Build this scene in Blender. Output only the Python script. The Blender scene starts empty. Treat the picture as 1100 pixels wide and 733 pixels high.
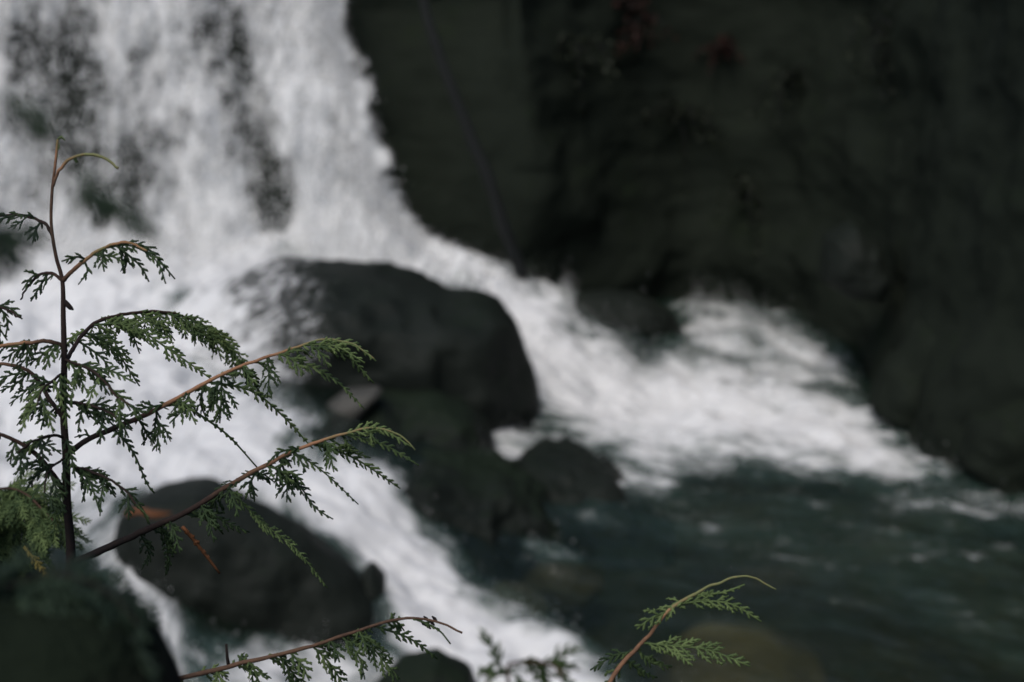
import bpy, math, random
import numpy as np
from mathutils import Vector
R = math.radians
rng = np.random.default_rng(7)
random.seed(7)
scene = bpy.context.scene
C = scene.collection

# ------------------------------------------------------------------ camera, light, exposure
PITCH = R(14.0); ZC = 4.0; LENS = 50.0
cam_d = bpy.data.cameras.new('camera'); cam = bpy.data.objects.new('camera', cam_d); C.objects.link(cam)
cam.location = (0, 0, ZC); cam.rotation_euler = (R(90) - PITCH, 0, 0)
cam_d.lens = LENS; cam_d.sensor_width = 36; cam_d.clip_start = 0.05; cam_d.clip_end = 500
cam_d.dof.use_dof = True; cam_d.dof.focus_distance = 1.33; cam_d.dof.aperture_fstop = 5.1
cam_d.dof.aperture_blades = 0
scene.camera = cam

SUN_EL, SUN_AZ = 58.0, 205.0          # azimuth clockwise from +Y: behind the camera, a little to the left
world = bpy.data.worlds.new('World'); scene.world = world; world.use_nodes = True
wn = world.node_tree.nodes; wl = world.node_tree.links
sky = wn.new('ShaderNodeTexSky'); sky.sky_type = 'NISHITA'; sky.sun_disc = False
sky.sun_elevation = R(SUN_EL); sky.sun_rotation = R(SUN_AZ)
sky.air_density = 1.0; sky.dust_density = 2.5; sky.ozone_density = 1.0
bg = wn['Background']; bg.inputs['Strength'].default_value = 0.115
wl.new(sky.outputs['Color'], bg.inputs['Color'])
sun_d = bpy.data.lights.new('sun', 'SUN'); sun_d.energy = 1.1; sun_d.angle = R(25); sun_d.color = (1, 0.95, 0.86)
sun = bpy.data.objects.new('sun', sun_d); C.objects.link(sun)
sd = Vector((math.sin(R(SUN_AZ)) * math.cos(R(SUN_EL)), math.cos(R(SUN_AZ)) * math.cos(R(SUN_EL)), math.sin(R(SUN_EL))))
sun.rotation_euler = sd.to_track_quat('Z', 'Y').to_euler()
vs = scene.view_settings
vs.view_transform = 'Standard'; vs.look = 'None'; vs.gamma = 1.0; vs.use_curve_mapping = False
vs.exposure = 0.45
scene.cycles.max_bounces = 6; scene.cycles.transparent_max_bounces = 16
scene.cycles.use_denoising = True

# ------------------------------------------------------------------ measuring helpers
F = LENS / 36 * 1100
CP, SP = math.cos(PITCH), math.sin(PITCH)
def ray(px, py):
    a = (px - 550) / F; b = (366.5 - py) / F
    return np.array([a, CP + SP * b, -SP + CP * b])
def at_z(px, py, z):
    d = ray(px, py); return d * ((z - ZC) / d[2]) + np.array([0, 0, ZC])
def at_y(px, py, y):
    d = ray(px, py); return d * (y / d[1]) + np.array([0, 0, ZC])
def at_d(px, py, dep):
    return ray(px, py) * dep + np.array([0, 0, ZC])
def to_px(x, y, z):
    z = z - ZC; dep = y * CP - z * SP; up = y * SP + z * CP
    return 550 + F * x / dep, 366.5 - F * up / dep

# ------------------------------------------------------------------ noise
def _hash(ix, iy, iz, seed):
    h = (ix.astype(np.int64) * 374761393 + iy.astype(np.int64) * 668265263 + iz.astype(np.int64) * 2147483647 + seed * 1274126177) & 0xffffffff
    h = ((h ^ (h >> 13)) * 1274126177) & 0xffffffff
    h = ((h ^ (h >> 16)) * 2246822519) & 0xffffffff
    h = h ^ (h >> 15)
    return (h & 0xffff) / 65535.0
def vnoise(x, y, z, seed=0):
    ix, iy, iz = np.floor(x), np.floor(y), np.floor(z)
    fx, fy, fz = x - ix, y - iy, z - iz
    fx = fx * fx * fx * (fx * (fx * 6 - 15) + 10); fy = fy * fy * fy * (fy * (fy * 6 - 15) + 10); fz = fz * fz * fz * (fz * (fz * 6 - 15) + 10)
    r = 0
    for dx in (0, 1):
        wx = fx if dx else 1 - fx
        for dy in (0, 1):
            wy = fy if dy else 1 - fy
            for dz in (0, 1):
                wz = fz if dz else 1 - fz
                r = r + _hash(ix + dx, iy + dy, iz + dz, seed) * wx * wy * wz
    return r * 2 - 1
def vnoise2(x, y, seed=0):
    ix, iy = np.floor(x), np.floor(y)
    fx, fy = x - ix, y - iy
    fx = fx * fx * fx * (fx * (fx * 6 - 15) + 10); fy = fy * fy * fy * (fy * (fy * 6 - 15) + 10)
    zz = np.zeros_like(ix); r = 0
    for dx in (0, 1):
        wx = fx if dx else 1 - fx
        for dy in (0, 1):
            wy = fy if dy else 1 - fy
            r = r + _hash(ix + dx, iy + dy, zz, seed) * wx * wy
    return r * 2 - 1
def fbm(x, y, z, octs=4, seed=0, gain=0.5, ridged=False):
    a, s, t = 1.0, 0, 0
    for o in range(octs):
        n = vnoise(x * 2 ** o + 17.3 * o, y * 2 ** o + 5.1 * o, z * 2 ** o + 9.7 * o, seed + o)
        if ridged: n = 1 - 2 * np.abs(n)
        s = s + a * n; t += a; a *= gain
    return s / t
def fbm2(x, y, octs=4, seed=0, gain=0.5):
    a, s, t = 1.0, 0, 0
    for o in range(octs):
        s = s + a * vnoise2(x * 2 ** o + 17.3 * o, y * 2 ** o + 5.1 * o, seed + o); t += a; a *= gain
    return s / t
def sstep(a, b, x):
    t = np.clip((x - a) / (b - a), 0, 1); return t * t * (3 - 2 * t)

# ------------------------------------------------------------------ mesh helpers
def mesh_np(name, V, Q, mat, parent=None, smooth=True, attrs=None, tri=False):
    me = bpy.data.meshes.new(name)
    V = np.asarray(V, dtype=np.float32); Q = np.asarray(Q, dtype=np.int32)
    k = Q.shape[1]
    me.vertices.add(len(V)); me.vertices.foreach_set('co', V.ravel())
    me.loops.add(Q.size); me.loops.foreach_set('vertex_index', Q.ravel())
    me.polygons.add(len(Q)); me.polygons.foreach_set('loop_start', np.arange(0, Q.size, k, dtype=np.int32))
    me.polygons.foreach_set('loop_total', np.full(len(Q), k, dtype=np.int32))
    me.polygons.foreach_set('use_smooth', np.full(len(Q), smooth, dtype=bool))
    me.update(calc_edges=True); me.validate()
    for n, v in (attrs or {}).items():
        v = np.asarray(v, dtype=np.float32)
        if v.ndim == 1:
            a = me.attributes.new(n, 'FLOAT', 'POINT'); a.data.foreach_set('value', v)
        else:
            a = me.attributes.new(n, 'FLOAT_VECTOR', 'POINT'); a.data.foreach_set('vector', v.ravel())
    me.materials.append(mat)
    o = bpy.data.objects.new(name, me); C.objects.link(o)
    if parent is not None: o.parent = parent
    return o
def grid_faces(nu, nv):
    i = np.arange(nu - 1)[:, None] * nv + np.arange(nv - 1)[None, :]
    return np.stack([i, i + nv, i + nv + 1, i + 1], -1).reshape(-1, 4)
def tag(o, label=None, cat=None, group=None, kind=None):
    if label: o['label'] = label
    if cat: o['category'] = cat
    if group: o['group'] = group
    if kind: o['kind'] = kind
    return o
def empty(name, loc, label, cat, group=None):
    o = bpy.data.objects.new(name, None); C.objects.link(o); o.location = loc; o.empty_display_size = 0.1
    return tag(o, label, cat, group)

class MB:                                    # collects tubes and leaves, builds ONE mesh
    def __init__(s): s.v, s.f, s.t, s.n = [], [], [], 0
    def tube(s, pts, rad, sides=6, flat=1.0, normal=None, tone=0.5, tone2=None):
        P = np.asarray(pts, float); m = len(P)
        rad = np.broadcast_to(np.asarray(rad, float), (m,))
        T = np.gradient(P, axis=0); T /= np.linalg.norm(T, axis=1)[:, None] + 1e-12
        ref = np.array([0.31, 0.77, 0.55]) if normal is None else np.asarray(normal, float)
        A = np.cross(T, ref); A /= np.linalg.norm(A, axis=1)[:, None] + 1e-9
        B = np.cross(A, T)
        ang = np.arange(sides) / sides * 2 * math.pi
        V = P[:, None, :] + rad[:, None, None] * (np.cos(ang)[None, :, None] * A[:, None, :] + flat * np.sin(ang)[None, :, None] * B[:, None, :])
        b = s.n; s.v.append(V.reshape(-1, 3))
        t0 = tone; t1 = tone if tone2 is None else tone2
        s.t.append(np.repeat(np.linspace(t0, t1, m), sides))
        for i in range(m - 1):
            for j in range(sides):
                s.f.append((b + i * sides + j, b + i * sides + (j + 1) % sides, b + (i + 1) * sides + (j + 1) % sides, b + (i + 1) * sides + j))
        s.n += m * sides
        if sides == 4:
            s.f.append((b, b + 3, b + 2, b + 1)); e = b + (m - 1) * 4; s.f.append((e, e + 1, e + 2, e + 3))
        else:                                # close the ends
            for e, rev in ((b, True), (b + (m - 1) * sides, False)):
                s.v.append(V[0 if rev else -1].mean(0)[None]); s.t.append(np.array([t0 if rev else t1]))
                c = s.n; s.n += 1
                for j in range(0, sides, 2):
                    a1, a2, a3 = e + j, e + (j + 1) % sides, e + (j + 2) % sides
                    s.f.append((c, a3, a2, a1) if rev else (c, a1, a2, a3))
    def quad(s, a, b, c, d, tone=0.5):
        s.v.append(np.array([a, b, c, d], float)); s.t.append(np.full(4, tone)); k = s.n
        s.f.append((k, k + 1, k + 2, k + 3)); s.n += 4
    def build(s, name, mat, parent=None, smooth=True, origin=None):
        V = np.concatenate(s.v)
        if origin is not None: V = V - np.asarray(origin)
        return mesh_np(name, V, np.array(s.f), mat, parent, smooth, {'tone': np.concatenate(s.t)})

def spline(pts, n):
    P = np.asarray(pts, float)
    if len(P) < 3:
        t = np.linspace(0, 1, n)[:, None]; return P[0] * (1 - t) + P[-1] * t
    d = np.r_[0, np.cumsum(np.linalg.norm(np.diff(P, axis=0), axis=1))]
    E = np.vstack([2 * P[0] - P[1], P, 2 * P[-1] - P[-2]])
    out = []
    for u in np.linspace(0, d[-1], n):
        i = min(np.searchsorted(d, u, 'right') - 1, len(P) - 2); t = (u - d[i]) / (d[i + 1] - d[i] + 1e-12)
        p0, p1, p2, p3 = E[i], E[i + 1], E[i + 2], E[i + 3]
        out.append(0.5 * ((2 * p1) + (-p0 + p2) * t + (2 * p0 - 5 * p1 + 4 * p2 - p3) * t * t + (-p0 + 3 * p1 - 3 * p2 + p3) * t ** 3))
    return np.array(out)

# ------------------------------------------------------------------ materials
def new_mat(name):
    m = bpy.data.materials.new(name); m.use_nodes = True; nt = m.node_tree
    for n in list(nt.nodes): nt.nodes.remove(n)
    out = nt.nodes.new('ShaderNodeOutputMaterial')
    return m, nt, out
def nd(nt, typ, **kw):
    n = nt.nodes.new(typ)
    for k, v in kw.items():
        if k in n.inputs: n.inputs[k].default_value = v
        else: setattr(n, k, v)
    return n
def ramp(nt, fac, stops):
    r = nt.nodes.new('ShaderNodeValToRGB'); e = r.color_ramp.elements
    e[0].position, e[0].color = stops[0][0], (*stops[0][1], 1)
    e[1].position, e[1].color = stops[-1][0], (*stops[-1][1], 1)
    for p, c in stops[1:-1]:
        x = e.new(p); x.color = (*c, 1)
    nt.links.new(fac, r.inputs['Fac']); return r.outputs['Color']
def math_(nt, op, a, b=None, c=None, clamp=False):
    n = nt.nodes.new('ShaderNodeMath'); n.operation = op; n.use_clamp = clamp
    for i, v in enumerate((a, b, c)):
        if v is None: continue
        if isinstance(v, (int, float)): n.inputs[i].default_value = v
        else: nt.links.new(v, n.inputs[i])
    return n.outputs[0]
def noise(nt, vec, scale, detail=5, rough=0.55):
    n = nt.nodes.new('ShaderNodeTexNoise'); n.inputs['Scale'].default_value = scale
    n.inputs['Detail'].default_value = detail; n.inputs['Roughness'].default_value = rough
    nt.links.new(vec, n.inputs['Vector']); return n.outputs['Fac']

def rock_mat(name, dark, mid, moss, roughness=0.42, moss_amt=0.5, bump=0.5, spec=0.4):
    m, nt, out = new_mat(name); L = nt.links
    tc = nd(nt, 'ShaderNodeTexCoord'); geo = nd(nt, 'ShaderNodeNewGeometry')
    pos = geo.outputs['Position']
    n1 = noise(nt, pos, 1.7, 7, 0.6); n2 = noise(nt, pos, 9.0, 6, 0.65); n3 = noise(nt, pos, 0.9, 4)
    base = ramp(nt, n1, [(0.3, dark), (0.55, [(a + b) / 2 for a, b in zip(dark, mid)]), (0.75, mid)])
    sep = nd(nt, 'ShaderNodeSeparateXYZ'); L.new(geo.outputs['Normal'], sep.inputs[0])
    k = math_(nt, 'ADD', math_(nt, 'MULTIPLY', sep.outputs['Z'], 0.35), n3)
    k = math_(nt, 'ADD', k, math_(nt, 'MULTIPLY', math_(nt, 'SUBTRACT', n2, 0.5), 0.7))
    mr = nd(nt, 'ShaderNodeMapRange'); L.new(k, mr.inputs[0])
    mr.inputs[1].default_value = 0.95 - moss_amt * 0.5; mr.inputs[2].default_value = 1.15 - moss_amt * 0.5
    mix = nd(nt, 'ShaderNodeMix', data_type='RGBA'); L.new(mr.outputs[0], mix.inputs[0]); L.new(base, mix.inputs[6])
    mix.inputs[7].default_value = (*moss, 1)
    p = nd(nt, 'ShaderNodeBsdfPrincipled'); L.new(mix.outputs[2], p.inputs['Base Color'])
    p.inputs['Specular IOR Level'].default_value = spec
    rr = math_(nt, 'ADD', math_(nt, 'MULTIPLY', n2, 0.35), roughness - 0.17); L.new(rr, p.inputs['Roughness'])
    b = nd(nt, 'ShaderNodeBump'); b.inputs['Strength'].default_value = bump; b.inputs['Distance'].default_value = 0.05
    L.new(math_(nt, 'ADD', n2, math_(nt, 'MULTIPLY', noise(nt, pos, 34, 4), 0.3)), b.inputs['Height']); L.new(b.outputs[0], p.inputs['Normal'])
    L.new(p.outputs[0], out.inputs[0]); return m

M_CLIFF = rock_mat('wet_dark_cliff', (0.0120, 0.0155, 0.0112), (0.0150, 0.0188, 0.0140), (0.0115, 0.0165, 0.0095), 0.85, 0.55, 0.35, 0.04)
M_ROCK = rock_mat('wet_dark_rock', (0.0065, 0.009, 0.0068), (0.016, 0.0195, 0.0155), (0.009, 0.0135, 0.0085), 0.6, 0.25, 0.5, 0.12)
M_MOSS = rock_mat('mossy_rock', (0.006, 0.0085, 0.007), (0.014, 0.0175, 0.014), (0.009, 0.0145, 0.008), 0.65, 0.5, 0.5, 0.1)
M_BROWN = rock_mat('brown_stone', (0.035, 0.031, 0.018), (0.11, 0.092, 0.05), (0.03, 0.033, 0.02), 0.5, 0.2, 0.4, 0.15)
M_SLAB = rock_mat('yellow_brown_slab', (0.09, 0.075, 0.04), (0.22, 0.18, 0.095), (0.07, 0.07, 0.04), 0.5, 0.1, 0.4, 0.15)
M_PALE = rock_mat('pale_stone', (0.035, 0.035, 0.03), (0.085, 0.08, 0.068), (0.06, 0.06, 0.05), 0.6, 0.1, 0.4, 0.3)
M_BED = rock_mat('river_bed', (0.012, 0.015, 0.011), (0.075, 0.07, 0.045), (0.022, 0.030, 0.018), 0.6, 0.3, 0.6, 0.2)
M_SOIL = rock_mat('forest_soil', (0.006, 0.006, 0.005), (0.014, 0.013, 0.010), (0.008, 0.012, 0.007), 0.85, 0.6, 0.8, 0.05)

def water_mat(name, over_water):
    """white water: foam coverage and flow-aligned noise; between the foam lies clear water (or nothing)"""
    m, nt, out = new_mat(name); L = nt.links
    cov = nd(nt, 'ShaderNodeAttribute', attribute_name='foam').outputs['Fac']
    fc = nd(nt, 'ShaderNodeAttribute', attribute_name='flow').outputs['Vector']
    n1 = noise(nt, fc, 1.3, 8, 0.62); n2 = noise(nt, fc, 4.5, 6, 0.6)
    k = math_(nt, 'ADD', math_(nt, 'MULTIPLY', math_(nt, 'SUBTRACT', n1, 0.5), 1.5), math_(nt, 'MULTIPLY', math_(nt, 'SUBTRACT', n2, 0.5), 1.5))
    k = math_(nt, 'ADD', k, math_(nt, 'MULTIPLY', cov, 1.15 if over_water else 1.0))
    mr = nd(nt, 'ShaderNodeMapRange', interpolation_type='SMOOTHSTEP'); L.new(k, mr.inputs[0])
    mr.inputs[1].default_value = 0.24 if over_water else 0.12; mr.inputs[2].default_value = 1.04 if over_water else 1.02
    fac = math_(nt, 'MULTIPLY', mr.outputs[0], sstep_node(nt, cov, 0.02, 0.12))
    dif = nd(nt, 'ShaderNodeBsdfDiffuse', Color=(0.80, 0.803, 0.795, 1)); trl = nd(nt, 'ShaderNodeBsdfTranslucent', Color=(0.80, 0.82, 0.80, 1))
    fm = nd(nt, 'ShaderNodeMixShader', Fac=0.22); L.new(dif.outputs[0], fm.inputs[1]); L.new(trl.outputs[0], fm.inputs[2])
    b = nd(nt, 'ShaderNodeBump'); b.inputs['Strength'].default_value = 0.5; b.inputs['Distance'].default_value = 0.06
    L.new(math_(nt, 'ADD', n1, math_(nt, 'MULTIPLY', n2, 0.5)), b.inputs['Height']); L.new(b.outputs[0], dif.inputs['Normal'])
    if over_water:
        fr = nd(nt, 'ShaderNodeFresnel', IOR=1.33)
        tr = nd(nt, 'ShaderNodeBsdfTransparent', Color=(0.76, 0.80, 0.70, 1))
        gl = nd(nt, 'ShaderNodeBsdfGlossy', Color=(0.95, 0.97, 1, 1), Roughness=0.06)
        rb = nd(nt, 'ShaderNodeBump'); rb.inputs['Strength'].default_value = 0.6; rb.inputs['Distance'].default_value = 0.09
        L.new(n2, rb.inputs['Height']); L.new(rb.outputs[0], gl.inputs['Normal']); L.new(rb.outputs[0], fr.inputs['Normal'])
        # milky green water carries some light of its own body colour
        db = nd(nt, 'ShaderNodeBsdfDiffuse'); L.new(ramp(nt, math_(nt, 'ADD', cov, math_(nt, 'MULTIPLY', math_(nt, 'SUBTRACT', n1, 0.5), 0.5)), [(0.0, (0.015, 0.027, 0.019)), (0.16, (0.046, 0.086, 0.068)), (0.6, (0.13, 0.21, 0.175))]), db.inputs['Color'])
        body = nd(nt, 'ShaderNodeMixShader', Fac=0.28); L.new(tr.outputs[0], body.inputs[1]); L.new(db.outputs[0], body.inputs[2])
        under = nd(nt, 'ShaderNodeMixShader'); L.new(fr.outputs[0], under.inputs[0]); L.new(body.outputs[0], under.inputs[1]); L.new(gl.outputs[0], under.inputs[2])
    else:
        under = nd(nt, 'ShaderNodeBsdfTransparent', Color=(1, 1, 1, 1))
    mx = nd(nt, 'ShaderNodeMixShader'); L.new(fac, mx.inputs[0]); L.new(under.outputs[0], mx.inputs[1]); L.new(fm.outputs[0], mx.inputs[2])
    L.new(mx.outputs[0], out.inputs[0]); return m
def sstep_node(nt, v, a, b):
    mr = nd(nt, 'ShaderNodeMapRange', interpolation_type='SMOOTHSTEP'); nt.links.new(v, mr.inputs[0])
    mr.inputs[1].default_value = a; mr.inputs[2].default_value = b; return mr.outputs[0]
M_WATER = water_mat('river_water', True)
M_FALL = water_mat('falling_water', False)
m, nt, out = new_mat('spray'); d_ = nd(nt, 'ShaderNodeBsdfDiffuse', Color=(0.8, 0.803, 0.795, 1)); t_ = nd(nt, 'ShaderNodeBsdfTranslucent', Color=(0.8, 0.803, 0.795, 1))
x_ = nd(nt, 'ShaderNodeMixShader', Fac=0.35); nt.links.new(d_.outputs[0], x_.inputs[1]); nt.links.new(t_.outputs[0], x_.inputs[2]); nt.links.new(x_.outputs[0], out.inputs[0]); M_SPRAY = m

def tone_mat(name, stops, rough=0.55, trans=0.0, spec=0.3, scale=60, mixn=0.25):
    m, nt, out = new_mat(name); L = nt.links
    t = nd(nt, 'ShaderNodeAttribute', attribute_name='tone').outputs['Fac']
    geo = nd(nt, 'ShaderNodeNewGeometry')
    n = noise(nt, geo.outputs['Position'], scale, 4)
    k = math_(nt, 'ADD', t, math_(nt, 'MULTIPLY', math_(nt, 'SUBTRACT', n, 0.5), mixn * 2), clamp=True)
    col = ramp(nt, k, stops)
    p = nd(nt, 'ShaderNodeBsdfPrincipled'); L.new(col, p.inputs['Base Color']); p.inputs['Roughness'].default_value = rough
    p.inputs['Specular IOR Level'].default_value = spec
    if trans:
        tl = nd(nt, 'ShaderNodeBsdfTranslucent'); L.new(col, tl.inputs['Color'])
        mx = nd(nt, 'ShaderNodeMixShader', Fac=trans); L.new(p.outputs[0], mx.inputs[1]); L.new(tl.outputs[0], mx.inputs[2]); L.new(mx.outputs[0], out.inputs[0])
    else: L.new(p.outputs[0], out.inputs[0])
    return m
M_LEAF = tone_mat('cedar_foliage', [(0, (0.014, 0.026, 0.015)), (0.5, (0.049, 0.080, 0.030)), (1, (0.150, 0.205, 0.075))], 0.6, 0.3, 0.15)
M_DARKLEAF = tone_mat('shade_foliage', [(0, (0.012, 0.022, 0.015)), (1, (0.035, 0.062, 0.030))], 0.6, 0.2, 0.2)  # darker copy of the cedar foliage, with shade put into its colour
M_STEM = tone_mat('cedar_twig_bark', [(0, (0.009, 0.008, 0.008)), (0.35, (0.028, 0.018, 0.015)), (0.6, (0.105, 0.062, 0.040)), (0.8, (0.26, 0.135, 0.075)), (1, (0.14, 0.15, 0.065))], 0.85, 0.0, 0.10, 260, 0.16)
M_DEAD = tone_mat('dead_foliage', [(0, (0.13, 0.05, 0.02)), (1, (0.28, 0.12, 0.055))], 0.6, 0.2, 0.2)
M_YELLOW = tone_mat('yellowed_foliage', [(0, (0.13, 0.10, 0.02)), (1, (0.26, 0.21, 0.05))], 0.6, 0.2, 0.2)
M_RED = tone_mat('reddish_leaves', [(0, (0.012, 0.008, 0.006)), (1, (0.05, 0.020, 0.015))], 0.6, 0.2, 0.2)
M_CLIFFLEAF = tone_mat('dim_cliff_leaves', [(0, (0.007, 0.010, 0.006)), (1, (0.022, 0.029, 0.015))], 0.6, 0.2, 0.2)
M_LOG = tone_mat('wet_grey_bark', [(0, (0.010, 0.011, 0.011)), (1, (0.024, 0.026, 0.025))], 0.65, 0, 0.1, 12)

# ------------------------------------------------------------------ cliff (structure)
WALL_Y = 16.15
base_pts = [(-16, 9), (-13, 13), (-11, 15.6), (-9, WALL_Y), (-6, WALL_Y), (-4, WALL_Y), (-2.4, WALL_Y), (-1.5, WALL_Y + 0.35)]
for px, py, z in [(560, 296, 0.72), (630, 315, 0.35), (735, 322, 0.0), (820, 336, 0), (905, 375, 0), (960, 440, 0), (1010, 490, 0), (1110, 530, 0), (1230, 590, 0), (1400, 680, 0)]:
    p = at_z(px, py, z); base_pts.append((p[0], p[1]))
base_pts += [(6.0, 4.5), (6.5, 1.0), (7.5, -3)]
bp = spline([(x, y, 0) for x, y in base_pts], 620)[:, :2]
for _ in range(6): bp[1:-1] = (bp[:-2] + bp[1:-1] * 2 + bp[2:]) / 4
T = np.gradient(bp, axis=0); T /= np.linalg.norm(T, axis=1)[:, None]
N = np.stack([T[:, 1], -T[:, 0]], 1)                       # towards the water
zs = np.linspace(-1.2, 7.2, 190)
is_fall = sstep(0.5, -0.5, bp[:, 0]) * sstep(12.0, 15.0, bp[:, 1])
lean = 0.33 * is_fall + 0.16 * (1 - is_fall)
def wall_point(bpv, Nv, leanv, Z): return bpv - Nv * (leanv * (Z - 1.1))[:, None] if np.ndim(Z) else bpv - Nv * (leanv * (Z - 1.1))[:, None]
Zg = np.repeat(zs[None, :], len(bp), 0)
WX = bp[:, 0:1] - N[:, 0:1] * lean[:, None] * (Zg - 1.1); WYg = bp[:, 1:2] - N[:, 1:2] * lean[:, None] * (Zg - 1.1)
is_edge = sstep(-1.0, -2.2, bp[:, 0]) * sstep(12.0, 15.0, bp[:, 1])
amp = 0.46 * (1 - is_edge[:, None]) + 0.30 * is_edge[:, None]
dn = fbm(WX * 0.55, WYg * 0.55, Zg * 0.45, 3, 3, 0.5) * 0.7 + fbm(WX * 1.3, WYg * 1.3, Zg * 1.1, 5, 11, 0.55, True) * 0.16 + fbm(WX * 2.2, WYg * 2.2, Zg * 3.0, 4, 15, 0.55) * 0.14
ledge = vnoise(WX * 0.4 + 3, WYg * 0.4, Zg * 1.4, 31) * 0.25
dn = (dn + ledge) * amp - 0.15
WX += N[:, 0:1] * dn; WYg += N[:, 1:2] * dn
# unseen plateau added behind the top edge, to keep light from leaking in
back = np.linspace(0.6, 30, 14)
PX = WX[:, -1:] - N[:, 0:1] * back; PY = WYg[:, -1:] - N[:, 1:2] * back
PZ = zs[-1] + 0.15 * back + fbm2(PX * 0.3, PY * 0.3, 3, 5) * 0.8
VX = np.hstack([WX, PX]); VY = np.hstack([WYg, PY]); VZ = np.hstack([Zg + vnoise(WX * 2, WYg * 2, Zg * 2, 8) * 0.03, PZ])
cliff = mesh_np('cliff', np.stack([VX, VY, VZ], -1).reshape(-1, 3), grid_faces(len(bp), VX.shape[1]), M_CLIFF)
tag(cliff, 'dark wet rock cliff behind and beside the waterfall', 'cliff', kind='structure')

# ------------------------------------------------------------------ river bed and near bank (structure)
nx, ny = 220, 200
gx = np.linspace(-45, 45, nx); gx = np.sign(gx) * (np.abs(gx) / 45) ** 1.8 * 45
gy = np.linspace(-30, 40, ny)
gy = np.where(gy < 0, gy, gy)
GX, GY = np.meshgrid(gx, gy, indexing='ij')
bedz = -0.55 + 0.22 * fbm2(GX * 0.7, GY * 0.7, 4, 21) + 0.13 * fbm2(GX * 2.1, GY * 2.1, 3, 25)
bed = mesh_np('river_bed', np.stack([GX, GY, bedz], -1).reshape(-1, 3), grid_faces(nx, ny), M_BED); tag(bed, kind='structure')
bx = np.linspace(-14, 9, 190); by = np.linspace(-14, 6.2, 170); BX, BY = np.meshgrid(bx, by, indexing='ij')
bz = 2.45 - 0.12 * np.clip(BY, -10, 3) - np.clip(BY - 2.6, 0, 9) ** 1.5 * 0.75
bz = bz + 0.10 * fbm2(BX * 1.2, BY * 1.2, 4, 41) + 0.06 * fbm2(BX * 5, BY * 5, 3, 45)
bz = bz + 0.95 * np.exp(-((BX + 0.36) ** 2 + (BY - 0.52) ** 2) / 0.32)
bz = np.maximum(bz, -1.0)
bank = mesh_np('bank', np.stack([BX, BY, bz], -1).reshape(-1, 3), grid_faces(190, 170), M_SOIL); tag(bank, kind='structure')
def bank_z(x, y):
    i = int(np.argmin(abs(bx - x))); j = int(np.argmin(abs(by - y))); return float(bz[i, j])

# ------------------------------------------------------------------ river surface (structure)
CTRL = [(-200, 285, 1.15), (0, 285, 1.12), (100, 285, 1.1), (200, 285, 1.1), (300, 275, 1.1), (400, 265, 1.08), (450, 262, 1.05), (490, 268, 1.02),
        (-200, 262, 1.2), (100, 262, 1.18), (300, 255, 1.18), (450, 245, 1.1),
        (520, 300, .93), (545, 308, .85), (580, 330, .68), (600, 370, .38), (605, 400, .2), (612, 430, .06),
        (640, 470, 0), (565, 470, 0.02), (700, 400, 0.06), (740, 345, .05), (800, 350, .1), (850, 380, .08), (900, 400, .03), (800, 480, 0), (950, 480, 0),
        (1100, 540, 0), (1300, 650, 0), (700, 560, 0), (900, 620, 0), (1100, 733, 0), (700, 733, 0), (600, 600, 0), (540, 640, 0), (1400, 733, 0),
        (900, 900, -.02), (650, 900, -.03), (1100, 1000, -.03), (620, 330, .45), (670, 340, .15), (740, 300, .02), (900, 330, 0), (1100, 450, 0),
        (0, 350, 1.0), (150, 350, 1.0), (0, 420, .95), (120, 420, .92), (200, 430, .9), (0, 500, .85), (150, 500, .8), (260, 450, .85), (300, 480, .75),
        (350, 500, .68), (390, 520, .55), (-200, 450, .95), (-250, 600, .8), (-500, 400, 1.0), (430, 560, .35), (460, 600, .2), (500, 640, .08), (560, 690, .0), (620, 720, 0), (415, 640, .22),
        (60, 560, .75), (110, 590, .65), (150, 630, .5), (180, 680, .35), (250, 690, .25), (300, 700, .15), (400, 700, .05), (-100, 640, .6), (200, 760, .2), (0, 780, .3), (350, 800, -.02)]
CW = np.array([[*at_z(a, b, c)[:2], c] for a, b, c in CTRL])
def tps(r2): return 0.5 * r2 * np.log(r2 + 1e-9)
nC = len(CW); D2 = ((CW[:, None, :2] - CW[None, :, :2]) ** 2).sum(-1)
A = np.zeros((nC + 3, nC + 3)); A[:nC, :nC] = tps(D2) + np.eye(nC) * 0.02; A[:nC, nC] = 1; A[:nC, nC + 1:] = CW[:, :2]; A[nC:, :nC] = A[:nC, nC:].T
W = np.linalg.solve(A, np.r_[CW[:, 2], 0, 0, 0])
wx = np.linspace(-9.0, 8.0, 640); wy = np.linspace(5.2, 18.6, 560)
XX, YY = np.meshgrid(wx, wy, indexing='ij'); xs, ys = XX.ravel(), YY.ravel()
H = np.full(len(xs), W[nC]) + W[nC + 1] * xs + W[nC + 2] * ys
for i in range(nC): H += W[i] * tps((xs - CW[i, 0]) ** 2 + (ys - CW[i, 1]) ** 2)
H = np.clip(H, -0.03, 1.22)

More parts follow.
